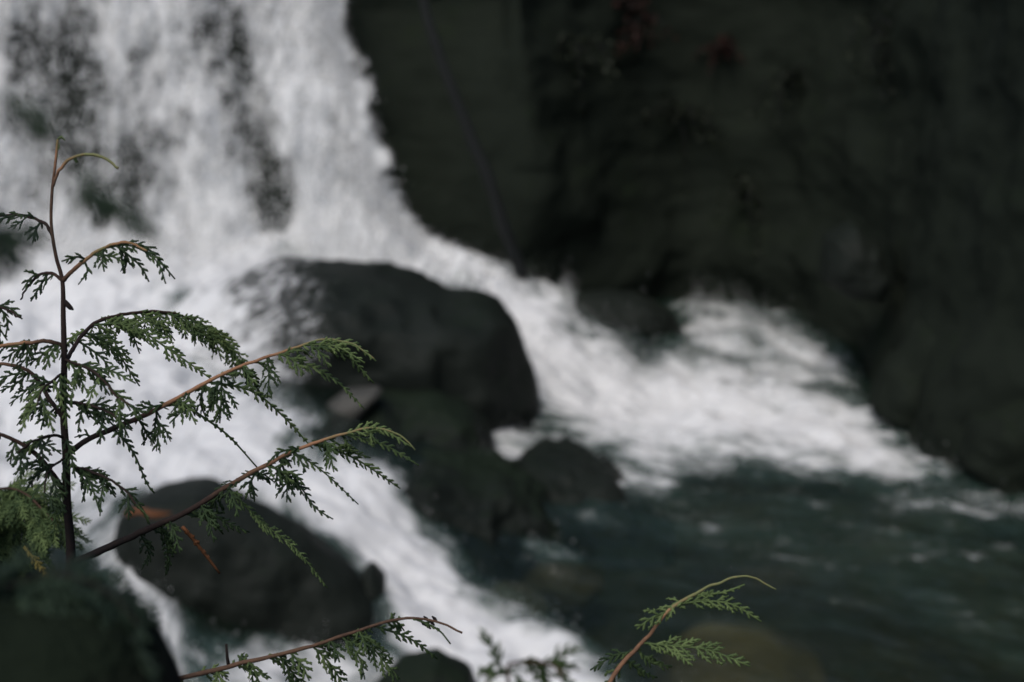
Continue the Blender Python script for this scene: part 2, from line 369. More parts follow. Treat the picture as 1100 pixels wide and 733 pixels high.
def sdist(px, py, poly):
    P = np.array(poly, float); Q = np.roll(P, -1, 0); d = np.full(len(px), 1e9); ins = np.zeros(len(px), bool)
    for (ax, ay), (bx_, by_) in zip(P, Q):
        ex, ey = bx_ - ax, by_ - ay
        t = np.clip(((px - ax) * ex + (py - ay) * ey) / (ex * ex + ey * ey + 1e-9), 0, 1)
        d = np.minimum(d, (px - ax - t * ex) ** 2 + (py - ay - t * ey) ** 2)
        c = ((ay > py) != (by_ > py)) & (px < ex * (py - ay) / (ey if ey else 1e-9) + ax); ins ^= c
    d = np.sqrt(d); return np.where(ins, d, -d)
FOAM = [  # outline of each patch of white water (measured on the photograph), strength, softness
    ([(-600, 230), (300, 240), (330, 300), (180, 330), (210, 380), (335, 450), (300, 470), (370, 488), (420, 515), (445, 560), (480, 590), (500, 630), (560, 665), (610, 690), (655, 733), (730, 830), (420, 830), (440, 705), (425, 690), (418, 640), (380, 590), (310, 545), (230, 525), (140, 520), (80, 545), (0, 530), (-600, 560)], 1.0, 26),
    ([(330, 230), (470, 240), (560, 297), (606, 308), (617, 350), (655, 372), (690, 402), (735, 385), (800, 398), (860, 420), (910, 435), (960, 470), (1015, 508), (940, 508), (870, 500), (800, 488), (745, 492), (690, 500), (640, 474), (600, 456), (570, 430), (545, 400), (500, 300), (330, 320)], 1.0, 38),
    ([(728, 330), (790, 335), (850, 352), (905, 385), (925, 430), (860, 425), (790, 405), (735, 392)], 0.52, 22),
    ([(900, 430), (970, 470), (1030, 508), (1110, 528), (1180, 560), (1150, 600), (1000, 560), (900, 520)], 0.30, 34),
    ([(575, 455), (640, 478), (740, 495), (720, 535), (640, 530), (590, 500)], 0.40, 24),
    ([(510, 462), (555, 455), (600, 470), (560, 500), (525, 515), (508, 505)], 0.55, 12),
    ([(563, 578), (600, 585), (625, 603), (585, 605), (565, 592)], 0.52, 10),
    ([(90, 520), (140, 545), (170, 620), (215, 690), (430, 690), (440, 760), (100, 760), (130, 640), (60, 560)], 0.60, 22),
    ([(600, 520), (760, 520), (1100, 590), (1150, 700), (800, 600), (620, 560)], 0.15, 60),
]
def foam_at(px, py):
    f = np.zeros(len(px))
    for poly, s, soft in FOAM: f = np.maximum(f, s * sstep(-soft, soft, sdist(px, py, poly)))
    return f
pxs, pys = to_px(xs, ys, H)
foam = foam_at(pxs, pys)
# flow direction: straight out from the fall, turning to the right in the chutes and the pool
turn = np.clip(sstep(-3.2, -0.5, xs + 0.25 * (12 - ys)), 0, 1)
ang = R(-90) + R(62) * turn
slope = np.hypot(*[g.ravel() for g in np.gradient(H.reshape(640, 560), wx, wy)])
def along(k):        # noise stretched along the flow: two fixed directions, blended where the stream turns
    def one(a, sc, st, o, s):
        u = xs * math.cos(a) + ys * math.sin(a); v = -xs * math.sin(a) + ys * math.cos(a)
        return fbm2(u * sc / st, v * sc, o, s)
    sc, st, o, s = k
    return one(R(-88), sc, st, o, s) * (1 - turn) + one(R(-24), sc, st, o, s) * turn
boil = sstep(13.2, 15.4, ys) * sstep(1.0, -1.0, xs)
lump = along((1.6, 1.4, 4, 51)) * 0.16 + along((4.5, 1.35, 4, 57)) * 0.075 + along((12, 2.0, 3, 61)) * 0.022
lump += boil * (np.abs(fbm2(xs * 2.2, ys * 2.2, 4, 71)) * 0.22)
splash = sstep(0.2, 1.2, xs) * sstep(13.2, 15.5, ys); lump += splash * (np.abs(fbm2(xs * 1.8, ys * 1.3, 4, 75)) * 0.46)
rip = along((1.6, 2.2, 3, 81)) * 0.06 + along((5, 2.2, 4, 85)) * 0.034 + along((13, 2.0, 3, 88)) * 0.009
HZ = H + lump * (0.15 + 0.85 * foam) * (foam > 0.02) + rip
fu = xs * np.cos(ang) + ys * np.sin(ang); fv = -xs * np.sin(ang) + ys * np.cos(ang)
u0 = (xs * math.cos(R(-88)) + ys * math.sin(R(-88))); v0 = (-xs * math.sin(R(-88)) + ys * math.cos(R(-88)))
u1 = (xs * math.cos(R(-24)) + ys * math.sin(R(-24))); v1 = (-xs * math.sin(R(-24)) + ys * math.cos(R(-24)))
FU = u0 * (1 - turn) + u1 * turn; FV = v0 * (1 - turn) + v1 * turn
flow = np.stack([FU * 0.75, FV * 1.4, H * 2], 1)
water = mesh_np('water', np.stack([xs, ys, HZ], 1), grid_faces(640, 560), M_WATER, attrs={'foam': foam, 'flow': flow}); tag(water, kind='structure')

# ------------------------------------------------------------------ waterfall (structure)
def fall_sheet(name, off, seed, density, nxf=330, nzf=300):
    s = np.linspace(-9.5, 0.3, nxf); z = np.linspace(0.9, 7.6, nzf)
    S, Z = np.meshgrid(s, z, indexing='ij'); S, Z = S.ravel(), Z.ravel()
    Y = 15.55 + 0.34 * (Z - 1.1) - 0.22 * np.exp(-((Z - 1.1) / 0.5)) + 0.3
    X = S + 0.0
    # lateral drift: the sheet fans to the right as it drops
    b = fbm2(X * 1.1, Z * 0.45, 4, seed) * 0.28 + fbm2(X * 3.2, Z * 1.0, 4, seed + 5) * 0.16 + fbm2(X * 9, Z * 3.4, 3, seed + 9) * 0.06
    step_ = np.abs(vnoise2(X * 0.35 + 4, Z * 0.8, seed + 13)) * 0.25
    Y = Y - off - b - step_
    px, py = to_px(X, Y, Z)
    edge = np.interp(py, [-900, -250, 0, 60, 130, 200, 240, 262, 290, 330], [130, 300, 356, 374, 394, 414, 438, 464, 520, 560])
    e = edge + 14 - px + fbm2(Z * 1.3, X * 0.3 + seed, 4, seed + 20) * 26 + fbm2(Z * 4.5, X * 1.5, 4, seed + 25) * 22
    f = density * sstep(-14, 24, e)
    def hole(cx, cy, rx, ry, k, tilt=0.0):
        dx = px - cx - tilt * (py - cy); return k * np.exp(-(dx / rx) ** 2 - ((py - cy) / ry) ** 2)
    h = 0.10 + hole(50, 120, 120, 170, 0.20) + hole(75, 60, 34, 95, 0.52) + hole(20, 60, 28, 70, 0.28) + hole(255, 90, 32, 85, 0.50, 0.12) + hole(294, 215, 25, 58, 0.66, 0.05) + hole(115, 200, 55, 50, 0.44) \
        + hole(150, 75, 20, 40, 0.28) + hole(345, 60, 18, 30, 0.2) + hole(370, 190, 16, 34, 0.24) + hole(225, 30, 40, 40, 0.22) + hole(175, 150, 26, 40, 0.28) + hole(20, 130, 30, 20, 0.2)
    f = np.clip(f - h * sstep(-700, -50, py), 0, 1)
    return mesh_np(name, np.stack([X, Y, Z], 1), grid_faces(nxf, nzf), M_FALL, attrs={'foam': f, 'flow': np.stack([X * 1.55, Z * 0.8, np.full_like(X, seed)], 1)})
fall = empty('waterfall', (-4.5, 15.6, 1.1), 'broad white waterfall pouring down the dark cliff', 'waterfall'); fall['kind'] = 'structure'
for nm, off, sd_, den in (('back_veil', 0.0, 101, 0.92), ('front_veil', 0.30, 131, 0.66)):
    o = fall_sheet(nm, off, sd_, den); o.parent = fall; o.matrix_parent_inverse.identity(); o.location = tuple(-Vector(fall.location))

# ------------------------------------------------------------------ boulders
def icosphere(sub):
    import bmesh
    bm = bmesh.new(); bmesh.ops.create_icosphere(bm, subdivisions=sub, radius=1.0)
    V = np.array([v.co[:] for v in bm.verts]); Q = np.array([[v.index for v in f.verts] for f in bm.faces]); bm.free(); return V, Q
ICO = {k: icosphere(k) for k in (3, 4, 5, 6)}
def boulder(name, outline, y, depth, mat, label, seed, cat='boulder', sub=6, rough=0.06, sink=0.0, group=None, block=0.8, lower=0.0):
    """rock whose front outline (photo measurements) stands at distance y and runs `depth` metres back"""
    P = np.array([at_y(a, b, y) for a, b in outline])[:, [0, 2]]
    if sink:
        lo = P[:, 1].min(); P[:, 1] = np.where(P[:, 1] < lo + 0.25 * (np.ptp(P[:, 1])), P[:, 1] - sink, P[:, 1])
    c = (P.max(0) + P.min(0)) / 2
    # radius as a function of the angle, by casting rays against the outline
    th = np.linspace(-math.pi, math.pi, 361); rad = np.zeros(361); Qn = np.roll(P, -1, 0)
    for i, t in enumerate(th):
        d = np.array([math.cos(t), math.sin(t)])
        for a, b in zip(P - c, Qn - c):
            e = b - a; den = d[0] * e[1] - d[1] * e[0]
            if abs(den) < 1e-9: continue
            r = (a[0] * e[1] - a[1] * e[0]) / den; s = (a[0] * d[1] - a[1] * d[0]) / den
            if r > 0 and -1e-6 <= s <= 1 + 1e-6: rad[i] = max(rad[i], r)
    k = np.ones(9) / 9; k[[0, 1, 7, 8]] *= 0.4; k /= k.sum(); rp = np.r_[rad[-9:-1], rad, rad[1:9]]; rad = np.convolve(rp, k, 'same')[8:-8]
    V, Q = ICO[sub]; a, b, cc = V[:, 0], V[:, 2], V[:, 1]
    t = np.arctan2(b, a); rho = np.hypot(a, b) ** block
    rr = np.interp(t, th, rad)
    X = np.cos(t) * rr * rho; Z = np.sin(t) * rr * rho; Yd = np.sign(cc) * np.abs(cc) ** 0.85 * depth / 2
    size = float(rad.mean()); 
    fx, fy, fz = X / size + seed, Yd / size, Z / size
    n = fbm(fx * 0.9, fy * 0.9, fz * 0.9, 4, seed, 0.5) * 0.8 + fbm(fx * 2.3, fy * 2.3, fz * 2.3, 3, seed + 3, 0.5, True) * 0.22
    nrm = np.stack([X / (rr + 1e-6), Yd / (depth / 2) , Z / (rr + 1e-6)], 1); nrm /= np.linalg.norm(nrm, axis=1)[:, None] + 1e-9
    facing = np.abs(cc)                      # silhouette stays; front and back get the relief
    d = n * rough * size * (0.6 + 3.0 * facing)
    V2 = np.stack([X, Yd, Z], 1) + nrm * d[:, None]
    o = mesh_np(name, V2, Q, mat); o.location = (c[0], y, c[1] - lower)
    return tag(o, label, cat, group), V2 + np.array(o.location)

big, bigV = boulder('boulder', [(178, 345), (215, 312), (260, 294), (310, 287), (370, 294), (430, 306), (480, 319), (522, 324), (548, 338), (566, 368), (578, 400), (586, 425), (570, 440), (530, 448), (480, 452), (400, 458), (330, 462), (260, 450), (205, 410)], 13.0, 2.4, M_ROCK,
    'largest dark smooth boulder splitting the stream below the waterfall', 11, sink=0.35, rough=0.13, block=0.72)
boulder('boulder', [(335, 475), (355, 446), (385, 428), (430, 420), (470, 420), (505, 436), (522, 462), (528, 492), (518, 520), (480, 545), (420, 540), (365, 505)], 11.7, 1.2, M_MOSS,
    'rounded mossy boulder tucked under the largest boulder', 23, sink=0.3, rough=0.16, block=0.7)
boulder('boulder', [(418, 515), (450, 494), (490, 505), (540, 512), (575, 540), (600, 575), (605, 610), (560, 640), (510, 645), (472, 600), (445, 560)], 10.3, 1.4, M_MOSS,
    'dark rugged boulder right of the lower white chute', 37, sink=0.3, rough=0.26, block=0.65)
boulder('boulder', [(505, 540), (535, 506), (570, 489), (610, 488), (650, 500), (690, 530), (730, 562), (700, 580), (600, 590), (530, 575)], 11.1, 1.5, M_ROCK,
    'low domed dark rock in the pool right of the boulders', 41, sink=0.3, rough=0.18, block=0.7, lower=0.03)
boulder('boulder', [(150, 620), (128, 580), (135, 548), (165, 529), (215, 527), (270, 545), (330, 575), (375, 612), (402, 648), (404, 672), (370, 690), (300, 694), (230, 680), (180, 655)], 8.4, 1.0, M_ROCK,
    'dark boulder in the white water behind the lower cedar branches', 53, sink=0.3, rough=0.10, block=0.72)
boulder('boulder', [(385, 620), (398, 606), (413, 622), (419, 650), (412, 668), (396, 668)], 8.6, 0.5, M_ROCK, 'small dark knob of rock at the right edge of the near boulder', 57, sub=5, sink=0.15)
boulder('boulder', [(60, 590), (68, 556), (85, 543), (102, 550), (110, 580), (104, 612), (76, 615)], 8.9, 0.5, M_ROCK, 'narrow wet rock behind the sapling trunk in the white water', 59, sub=5, sink=0.2)
boulder('boulder', [(598, 345), (618, 318), (650, 312), (690, 318), (722, 335), (735, 360), (718, 382), (690, 394), (660, 380), (620, 368)], 15.9, 1.1, M_ROCK,
    'dark reddish rock breaking the white water below the cliff', 61, sub=5, sink=0.3, rough=0.12)
boulder('stone', [(345, 448), (352, 434), (372, 420), (405, 415), (412, 420), (394, 440), (376, 462), (356, 466)], 11.35, 0.4, M_PALE,
    'pale lichen covered stone between two dark boulders', 67, 'stone', 5)
boulder('stone', [(560, 615), (580, 598), (620, 600), (650, 614), (640, 632), (590, 640)], 9.6, 0.5, M_BROWN, 'brown stone just under the surface beside a lick of foam', 71, 'stone', 5, lower=0.07)
boulder('stone', [(515, 640), (535, 618), (570, 620), (590, 640), (570, 660), (530, 662)], 9.1, 0.5, M_BROWN, 'brown stone under water right of the lower chute', 73, 'stone', 5, lower=0.09)
boulder('stone', [(690, 733), (720, 672), (770, 652), (840, 655), (890, 680), (880, 725), (840, 770), (740, 780)], 8.35, 1.3, M_SLAB, 'broad yellowish brown slab under the clear water behind the cedar tip', 79, 'stone', 5, lower=0.25)
boulder('stone', [(395, 745), (430, 712), (470, 706), (505, 722), (520, 755), (450, 770)], 7.5, 0.5, M_MOSS, 'small dark stone at the foot of the lower chute', 83, 'stone', 5)
boulder('boulder', [(882, 300), (890, 255), (915, 240), (945, 262), (955, 300), (945, 322), (912, 318)], 14.2, 0.9, M_ROCK, 'greyish rounded rock jutting from the cliff above the right bank', 89, sub=5, rough=0.1)
boulder('boulder', [(935, 440), (950, 395), (990, 350), (1035, 350), (1075, 380), (1085, 440), (1060, 500), (1000, 490)], 13.0, 1.1, M_CLIFF, 'dark angular rock on the right bank at the cascade edge', 91, sub=5, sink=0.3, rough=0.16)
boulder('boulder', [(1030, 500), (1050, 452), (1095, 420), (1150, 440), (1190, 500), (1180, 550), (1100, 530)], 11.4, 1.1, M_CLIFF, 'dark blocky rock at the right edge of the pool', 97, sub=5, sink=0.3, rough=0.16)

# thin water running over the left shoulder of the largest boulder
V, Q = ICO[6]
px, py = to_px(bigV[:, 0], bigV[:, 1], bigV[:, 2])
cov = sstep(385, 205, px + fbm2(bigV[:, 0] * 3, bigV[:, 2] * 5, 3, 7) * 22) * 0.95
sel = np.where(cov[Q].max(1) > 0.005)[0]; Qs = Q[sel]; used, inv = np.unique(Qs, return_inverse=True)
cen = bigV.mean(0); nr = bigV[used] - cen; nr /= np.linalg.norm(nr, axis=1)[:, None]
veil = mesh_np('boulder_water_film', bigV[used] + nr * 0.03, inv.reshape(-1, 3), M_FALL, attrs={'foam': cov[used], 'flow': np.stack([(bigV[used, 0] + 0.6 * bigV[used, 2]) * 2.2, (bigV[used, 2] - 0.5 * bigV[used, 0]) * 5.0, bigV[used, 1]], 1)})
tag(veil, kind='structure')

# ------------------------------------------------------------------ spray droplets (stuff)
OCT = np.array([(1, 0, 0), (-1, 0, 0), (0, 1, 0), (0, -1, 0), (0, 0, 1), (0, 0, -1)], float)
OF = np.array([(0, 2, 4), (2, 1, 4), (1, 3, 4), (3, 0, 4), (2, 0, 5), (1, 2, 5), (3, 1, 5), (0, 3, 5)])
def droplets(name, P, rmin, rmax, stretch=1.0):
    n = len(P); r = rmin + (rmax - rmin) * rng.random(n) ** 3
    O = OCT[None] * r[:, None, None]; O[:, :, 2] *= stretch
    Vv = (P[:, None, :] + O).reshape(-1, 3); Fv = (OF[None] + 6 * np.arange(n)[:, None, None]).reshape(-1, 3)
    return Vv, Fv
VV, FF, off = [], [], 0
def add_drops(P, a, b, st=1.0):
    global off
    v, f = droplets('', P, a, b, st); VV.append(v); FF.append(f + off); off += len(v)
# along the ragged right edge of the fall
n = 26000; py = rng.uniform(-60, 262, n); e = np.interp(py, [-900, -250, 0, 60, 130, 200, 240, 262], [130, 300, 358, 376, 396, 416, 440, 466])
clump = np.abs(fbm2(py / 13, py * 0 + 2.5, 4, 5)) * 45
pxe = e - 16 + rng.normal(0, 1, n) * 8 + np.abs(rng.normal(0, 1, n)) * clump * 0.55
P = np.array([at_y(a, b, 15.6 + 0.34 * 0.01 * (262 - b) + c) for a, b, c in zip(pxe, py, rng.uniform(-0.3, 0.4, n))]); add_drops(P, 0.002, 0.008, 2.2)
# loose drops in front of the whole fall
n = 16000; py = rng.uniform(-40, 290, n); px_ = -80 + (np.interp(py, [0, 60, 130, 200, 240, 262, 290], [350, 368, 388, 408, 430, 455, 490]) + 80) * rng.random(n); P = np.array([at_y(a, b, c) for a, b, c in zip(px_, py, 15.35 + 0.0034 * (262 - py) + rng.uniform(-0.25, 0.1, n))]); add_drops(P, 0.003, 0.012, 2.2)
# boil at the foot of the fall
n = 34000; px_ = -80 + 560 * (1 - rng.random(n) ** 1.6 * 0.999) * rng.uniform(0.0, 1.0, n) ** 0.75; hh = rng.exponential(0.20, n) * np.clip((500 - px_) / 160, 0.15, 1); P = []
for a, h in zip(px_, hh):
    q = at_y(a, 275, 15.1 + rng.uniform(-0.9, 0.4)); P.append((q[0], q[1], 1.08 - max(0, (a - 420) / 600) + h))
add_drops(np.array(P), 0.002, 0.009)
# edges of the chutes and the splashing pool: drops thrown up where foam meets water
thrown = np.where((foam > 0.25) & (foam < 0.98) & (ys > 7.2))[0]; pick = rng.choice(thrown, 40000)
P = np.stack([xs[pick], ys[pick], HZ[pick] + rng.exponential(0.05, len(pick))], 1) + np.c_[rng.normal(0, 0.05, (len(pick), 2)), np.zeros(len(pick))]; add_drops(P, 0.0015, 0.0065)
up = np.where((foam > 0.4) & (splash > 0.3))[0]; pick = rng.choice(up, 30000)
P = np.stack([xs[pick], ys[pick], HZ[pick] + rng.exponential(0.07, len(pick)) * np.abs(fbm2(xs[pick] * 1.6, ys[pick] * 1.6, 3, 91)) * 3], 1); add_drops(P, 0.0015, 0.007)
spray = mesh_np('water_spray', np.concatenate(VV), np.concatenate(FF), M_SPRAY); tag(spray, 'white droplets thrown up around the falls and chutes', 'spray', kind='stuff')

# ------------------------------------------------------------------ leaning log and plants on the cliff
log = MB(); lp = spline([at_y(440, -60, 15.6), at_y(462, 30, 15.5), at_y(500, 130, 15.45), at_y(535, 225, 15.5), at_y(560, 300, 15.75)], 40)
log.tube(lp + fbm(lp * 2, lp[:, ::-1] * 2, lp * 0, 3, 4) * 0.03, np.linspace(0.04, 0.075, 40) * (1 + 0.15 * fbm2(np.arange(40) * 0.5, np.zeros(40), 3, 9)), 10, tone=0.4, tone2=0.7)
lo = log.build('leaning_log', M_LOG); tag(lo, 'thin grey log leaning against the dark cliff beside the waterfall', 'log')

def cliff_y(px, py):
    """distance of the cliff face along this sight line"""
    d = ray(px, py); cand = np.stack([VX[:, :190].ravel(), VY[:, :190].ravel(), VZ[:, :190].ravel()], 1)
    a, b = to_px(cand[:, 0], cand[:, 1], cand[:, 2]); q = (a - px) ** 2 + (b - py) ** 2
    q[cand[:, 1] < 1] = 1e9
    near = np.where(q < 15 ** 2)[0]
    return float(np.min(cand[near, 1])) if len(near) else float(cand[np.argmin(q), 1])
def shrub(name, px, py, size, mat, label, cat, seed, n=260, hang=0.5):
    r = np.random.default_rng(seed); y = cliff_y(px, py); c = at_y(px, py, y); mb = MB(); st = MB()
    for k in range(9):
        d = np.array([r.normal(0, 0.8), -abs(r.normal(0.5, 0.3)), r.normal(0.3, 0.7)]); d /= np.linalg.norm(d)
        tip = d * size * r.uniform(0.6, 1.2); mid = tip * 0.55 + np.array([0, 0, 0.12 * size]); tip[2] -= hang * size * 0.6
        pts = spline([(0, 0.1, 0), mid, tip], 12); st.tube(pts, np.linspace(0.012, 0.004, 12), 6, tone=0.3)
        for j in range(n // 9):
            q = pts[r.integers(3, 12)] + r.normal(0, 0.08 * size, 3); l = r.uniform(0.04, 0.09); w = l * 0.35
            a = r.normal(0, 1, 3); a[2] -= hang; a /= np.linalg.norm(a); b = np.cross(a, r.normal(0, 1, 3)); b /= np.linalg.norm(b)
            mb.quad(q, q + a * l * 0.45 + b * w, q + a * l, q + a * l * 0.45 - b * w, r.random())
    e = empty(name, tuple(c), label, cat, 'plants on the dark cliff')
    mb.build('foliage', mat, e); st.build('stem', M_LOG, e)
shrub('cliff_shrub', 683, 18, 0.42, M_RED, 'small reddish shrub high on the dark cliff nearest the waterfall', 'shrub', 1)
shrub('cliff_shrub', 775, 55, 0.34, M_RED, 'smaller dull red shrub hanging right of the reddish one on the cliff', 'shrub', 2)
shrub('cliff_fern', 620, 60, 0.5, M_CLIFFLEAF, 'dim green fern clump on the cliff left of the red shrubs', 'fern', 3, hang=1.2)
shrub('cliff_fern', 730, 130, 0.55, M_CLIFFLEAF, 'dim green fern clump hanging below the two red shrubs', 'fern', 4, hang=1.2)
shrub('cliff_fern', 845, 95, 0.55, M_CLIFFLEAF, 'dim green fern clump on the cliff right of the red shrubs', 'fern', 5, hang=1.2)
shrub('cliff_fern', 940, 30, 0.5, M_CLIFFLEAF, 'dim green fern clump near the top right of the cliff', 'fern', 6, hang=1.2)
shrub('cliff_fern', 800, 215, 0.5, M_CLIFFLEAF, 'lowest dim fern clump on the cliff above the foaming pool', 'fern', 7, hang=1.2)

# ------------------------------------------------------------------ cedar foliage
def unit(v): return v / (np.linalg.norm(v) + 1e-12)
CAMF = np.array([0, CP, -SP]); UP = np.array([0, 0, 1.0])
def spray_frond(mb, pts, hw, r, tone=0.5, bare=0.1, normal=None, thick=1.0, dens=1.0):
    """flat cedar spray: midrib and alternate scale-leaved branchlets that carry small teeth"""
    L = np.sum(np.linalg.norm(np.diff(pts, axis=0), axis=1)); n = max(8, int(L / 0.006)); pts = spline(pts, n)
    nrm = unit(-CAMF + r.normal(0, 0.45, 3) + np.array([0, 0, 0.5])) if normal is None else unit(normal)
    thick = thick * 1.15; hw = hw * 1.4; rad = np.linspace(0.0010, 0.0006, n) * thick
    mb.tube(pts, rad, 4, 0.7, nrm, tone * 0.8, min(1, tone + 0.15))
    T = np.gradient(pts, axis=0); step = 0.0037 / dens; m = max(4, int(L * (1 - bare) / step)); side = r.choice([-1, 1])
    for k in range(m):
        u = bare + (1 - bare) * (k + r.uniform(-0.2, 0.2)) / m; i = int(np.clip(u * (n - 1), 0, n - 2)); p = pts[i]; t = unit(T[i]); side = -side
        s = unit(np.cross(nrm, t)) * side
        prof = (0.45 + 0.75 * min(1, (u - bare) / 0.25 + 0.3)) * (1 - 0.75 * max(0, (u - 0.35) / 0.65))
        ln = hw * 1.15 * prof * r.uniform(0.7, 1.15)
        if ln < 0.002: continue
        a = r.uniform(0.55, 0.85); d0 = unit(t * math.cos(a) + s * math.sin(a) + nrm * r.normal(0, 0.12)); d1 = unit(d0 + t * 0.55 + np.array([0, 0, -0.25]))
        q = spline([p, p + d0 * ln * 0.5, p + d0 * ln * 0.5 + d1 * ln * 0.5], max(4, int(ln / 0.0022)))
        w = 0.00115 * thick * (1 - 0.65 * np.linspace(0, 1, len(q)) ** 2) * (1 + 0.25 * np.cos(np.arange(len(q)) * math.pi))
        tn = np.clip(tone + r.normal(0, 0.12), 0, 1); mb.tube(q, w, 4, 0.5, nrm, tn, min(1, tn + 0.18))
        if ln > 0.007:
            nt_ = int(ln / 0.0028); sg = 1
            for j in range(1, nt_):
                v = j / nt_; jj = int(v * (len(q) - 1)); sg = -sg; b = unit(q[min(jj + 1, len(q) - 1)] - q[max(jj - 1, 0)]); ss = unit(np.cross(nrm, b)) * sg
                l2 = 0.36 * ln * (1 - v * 0.6) * r.uniform(0.6, 1.1); l2 = min(l2, 0.0085)
                if l2 < 0.0012: continue
                e = unit(b * 0.75 + ss * 0.7 + nrm * r.normal(0, 0.1))
                mb.tube([q[jj], q[jj] + e * l2 * 0.6, q[jj] + e * l2 + b * l2 * 0.12], np.array([0.0009, 0.00095, 0.0004]) * thick, 4, 0.5, nrm, tn, min(1, tn + 0.2))
def P3(poly, d0, d1):
    L = np.r_[0, np.cumsum([math.dist(a[:2], b[:2]) for a, b in zip(poly[:-1], poly[1:])])]; L = L / L[-1]
    return np.array([at_d(a[0], a[1], d0 + (d1 - d0) * u) for a, u in zip(poly, L)])
PXM = 1.25 / F                                # metres per photo pixel at the sapling
def auto_sprays(mb, pts, r, t0=0.3, t1=1.0, step=16, length=40, hw=13, tone=0.5, droop=0.7):
    n = len(pts); T = np.gradient(pts, axis=0); L = np.sum(np.linalg.norm(np.diff(pts, axis=0), axis=1)); m = max(1, int(L * (t1 - t0) / (step * PXM))); sg = 1
    for k in range(m + 1):
        u = t0 + (t1 - t0) * (k + r.uniform(-0.25, 0.25)) / (m + 0.01); u = min(max(u, 0), 1); i = int(u * (n - 1)); sg = -sg
        t = unit(T[i]); lat = unit(np.cross(t, UP)) * sg
        d = unit(t * r.uniform(0.3, 0.8) + lat * r.uniform(0.35, 0.85) - UP * droop * r.uniform(0.5, 1.1))
        ln = 1.2 * length * PXM * (1 - 0.45 * u) * r.uniform(0.6, 1.15)
        e = unit(d - UP * 0.7)
        spray_frond(mb, [pts[i], pts[i] + d * ln * 0.5, pts[i] + d * ln * 0.5 + e * ln * 0.5], hw * PXM * r.uniform(0.75, 1.1), r, np.clip(tone + r.normal(0, 0.1), 0, 1))

def limb(parent, origin, poly, d0, d1, w0, w1, tones, sprays, seed, auto=None, mat=None, name='branch', tone=0.5, leafmat=None):
    """one branch (a part) with its foliage (its sub-part); poly and sprays are measured on the photograph"""
    r = np.random.default_rng(seed); pts = spline(P3(poly, d0, d1), max(24, len(poly) * 8)); n = len(pts)
    pts = pts + np.stack([fbm2(np.arange(n) * 0.35, np.full(n, s + seed * 3.1), 3, 3) for s in range(3)], 1) * 0.0009
    mb = MB(); tl = np.interp(np.linspace(0, 1, n), np.linspace(0, 1, len(tones)), tones)
    wd = np.linspace(w0, w1, n) * PXM / 2 * (1 + 0.12 * fbm2(np.arange(n) * 0.8, np.full(n, seed), 2, 5))
    mb.tube(pts, wd, 8); mb.t[0] = np.repeat(tl, 8)
    br = mb.build(name, mat or M_STEM, parent, origin=origin)
    fm = MB()
    for sp in sprays:
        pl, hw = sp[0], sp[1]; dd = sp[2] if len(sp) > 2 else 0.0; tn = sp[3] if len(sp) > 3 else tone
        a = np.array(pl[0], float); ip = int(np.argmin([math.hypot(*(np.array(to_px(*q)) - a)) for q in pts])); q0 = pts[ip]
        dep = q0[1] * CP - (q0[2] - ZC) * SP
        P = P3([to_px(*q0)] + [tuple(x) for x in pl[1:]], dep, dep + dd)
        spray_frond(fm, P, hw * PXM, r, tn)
    if auto: auto_sprays(fm, pts, r, **auto)
    if fm.n:
        f = fm.build('foliage', leafmat or M_LEAF, br)
        f.data.transform(__import__('mathutils').Matrix.Translation(-Vector(origin)))
    return br

D = 1.25
root_p = at_d(80, 900, D); base = (float(root_p[0]), float(root_p[1]), bank_z(root_p[0], root_p[1]) - 0.03)
sap = empty('cedar_sapling', base, 'young cedar sapling with red brown twigs and drooping green sprays in the foreground', 'sapling')
trunk_px = [(76, 800), (76, 700), (75, 640), (76, 590), (72, 540), (71, 490), (68, 440), (69, 390), (68, 340), (67, 302), (60, 275), (55, 240), (56, 205), (59, 180), (62, 150)]
tp = np.vstack([np.array([base]), spline(np.array([at_d(a, b, D) for a, b in trunk_px]), 100)])
wd = np.interp(np.linspace(0, 1, 101), [0, 0.18, 0.35, 0.5, 0.65, 0.76, 0.85, 1], [16, 13, 9.5, 8, 6.5, 4.6, 3.6, 2.6]) * PXM / 2
tb = MB(); tb.tube(tp, wd, 10, tone=0.12); tb.t[0] = np.repeat(np.interp(np.linspace(0, 1, 101), [0, 0.6, 0.8, 0.93, 1], [0.05, 0.12, 0.4, 0.5, 0.95]), 10)
trunk = tb.build('trunk', M_STEM, sap, origin=base)
tipf = MB(); rr_ = np.random.default_rng(3)
tipf.tube(P3([(62, 150), (66, 147), (70, 151)], D, D), np.array([2.2, 2.6, 1.2]) * PXM / 1.6, 4, 0.6, -CAMF, 0.9)
for a in ((60, 165), (58, 176)): tipf.tube(P3([a, (a[0] + 3, a[1] - 6), (a[0] + 4, a[1] - 11)], D, D), np.array([1.6, 1.4, 0.6]) * PXM / 1.6, 4, 0.6, -CAMF, 0.8)
bud = MB(); bud.tube(P3([(68, 322), (72, 327), (76, 331), (79, 333)], D, D), np.array([3, 4.5, 3.8, 1.2]) * PXM / 1.5, 6, 0.9, -CAMF, 0.1); bud.build('bud', M_STEM, sap, origin=base)
tf = tipf.build('leader_tip', M_LEAF, trunk); tf.data.transform(__import__('mathutils').Matrix.Translation(-Vector(base)))
def LB(*a, **k): return limb(sap, base, *a, **k)
# leader's curled side shoot
LB([(57, 200), (62, 186), (74, 172), (95, 166), (112, 170), (127, 181)], D, D - 0.01, 3.4, 3.0, [0.5, 0.9, 1.0, 1.0], [([(82, 169), (82, 175)], 2)], 21)
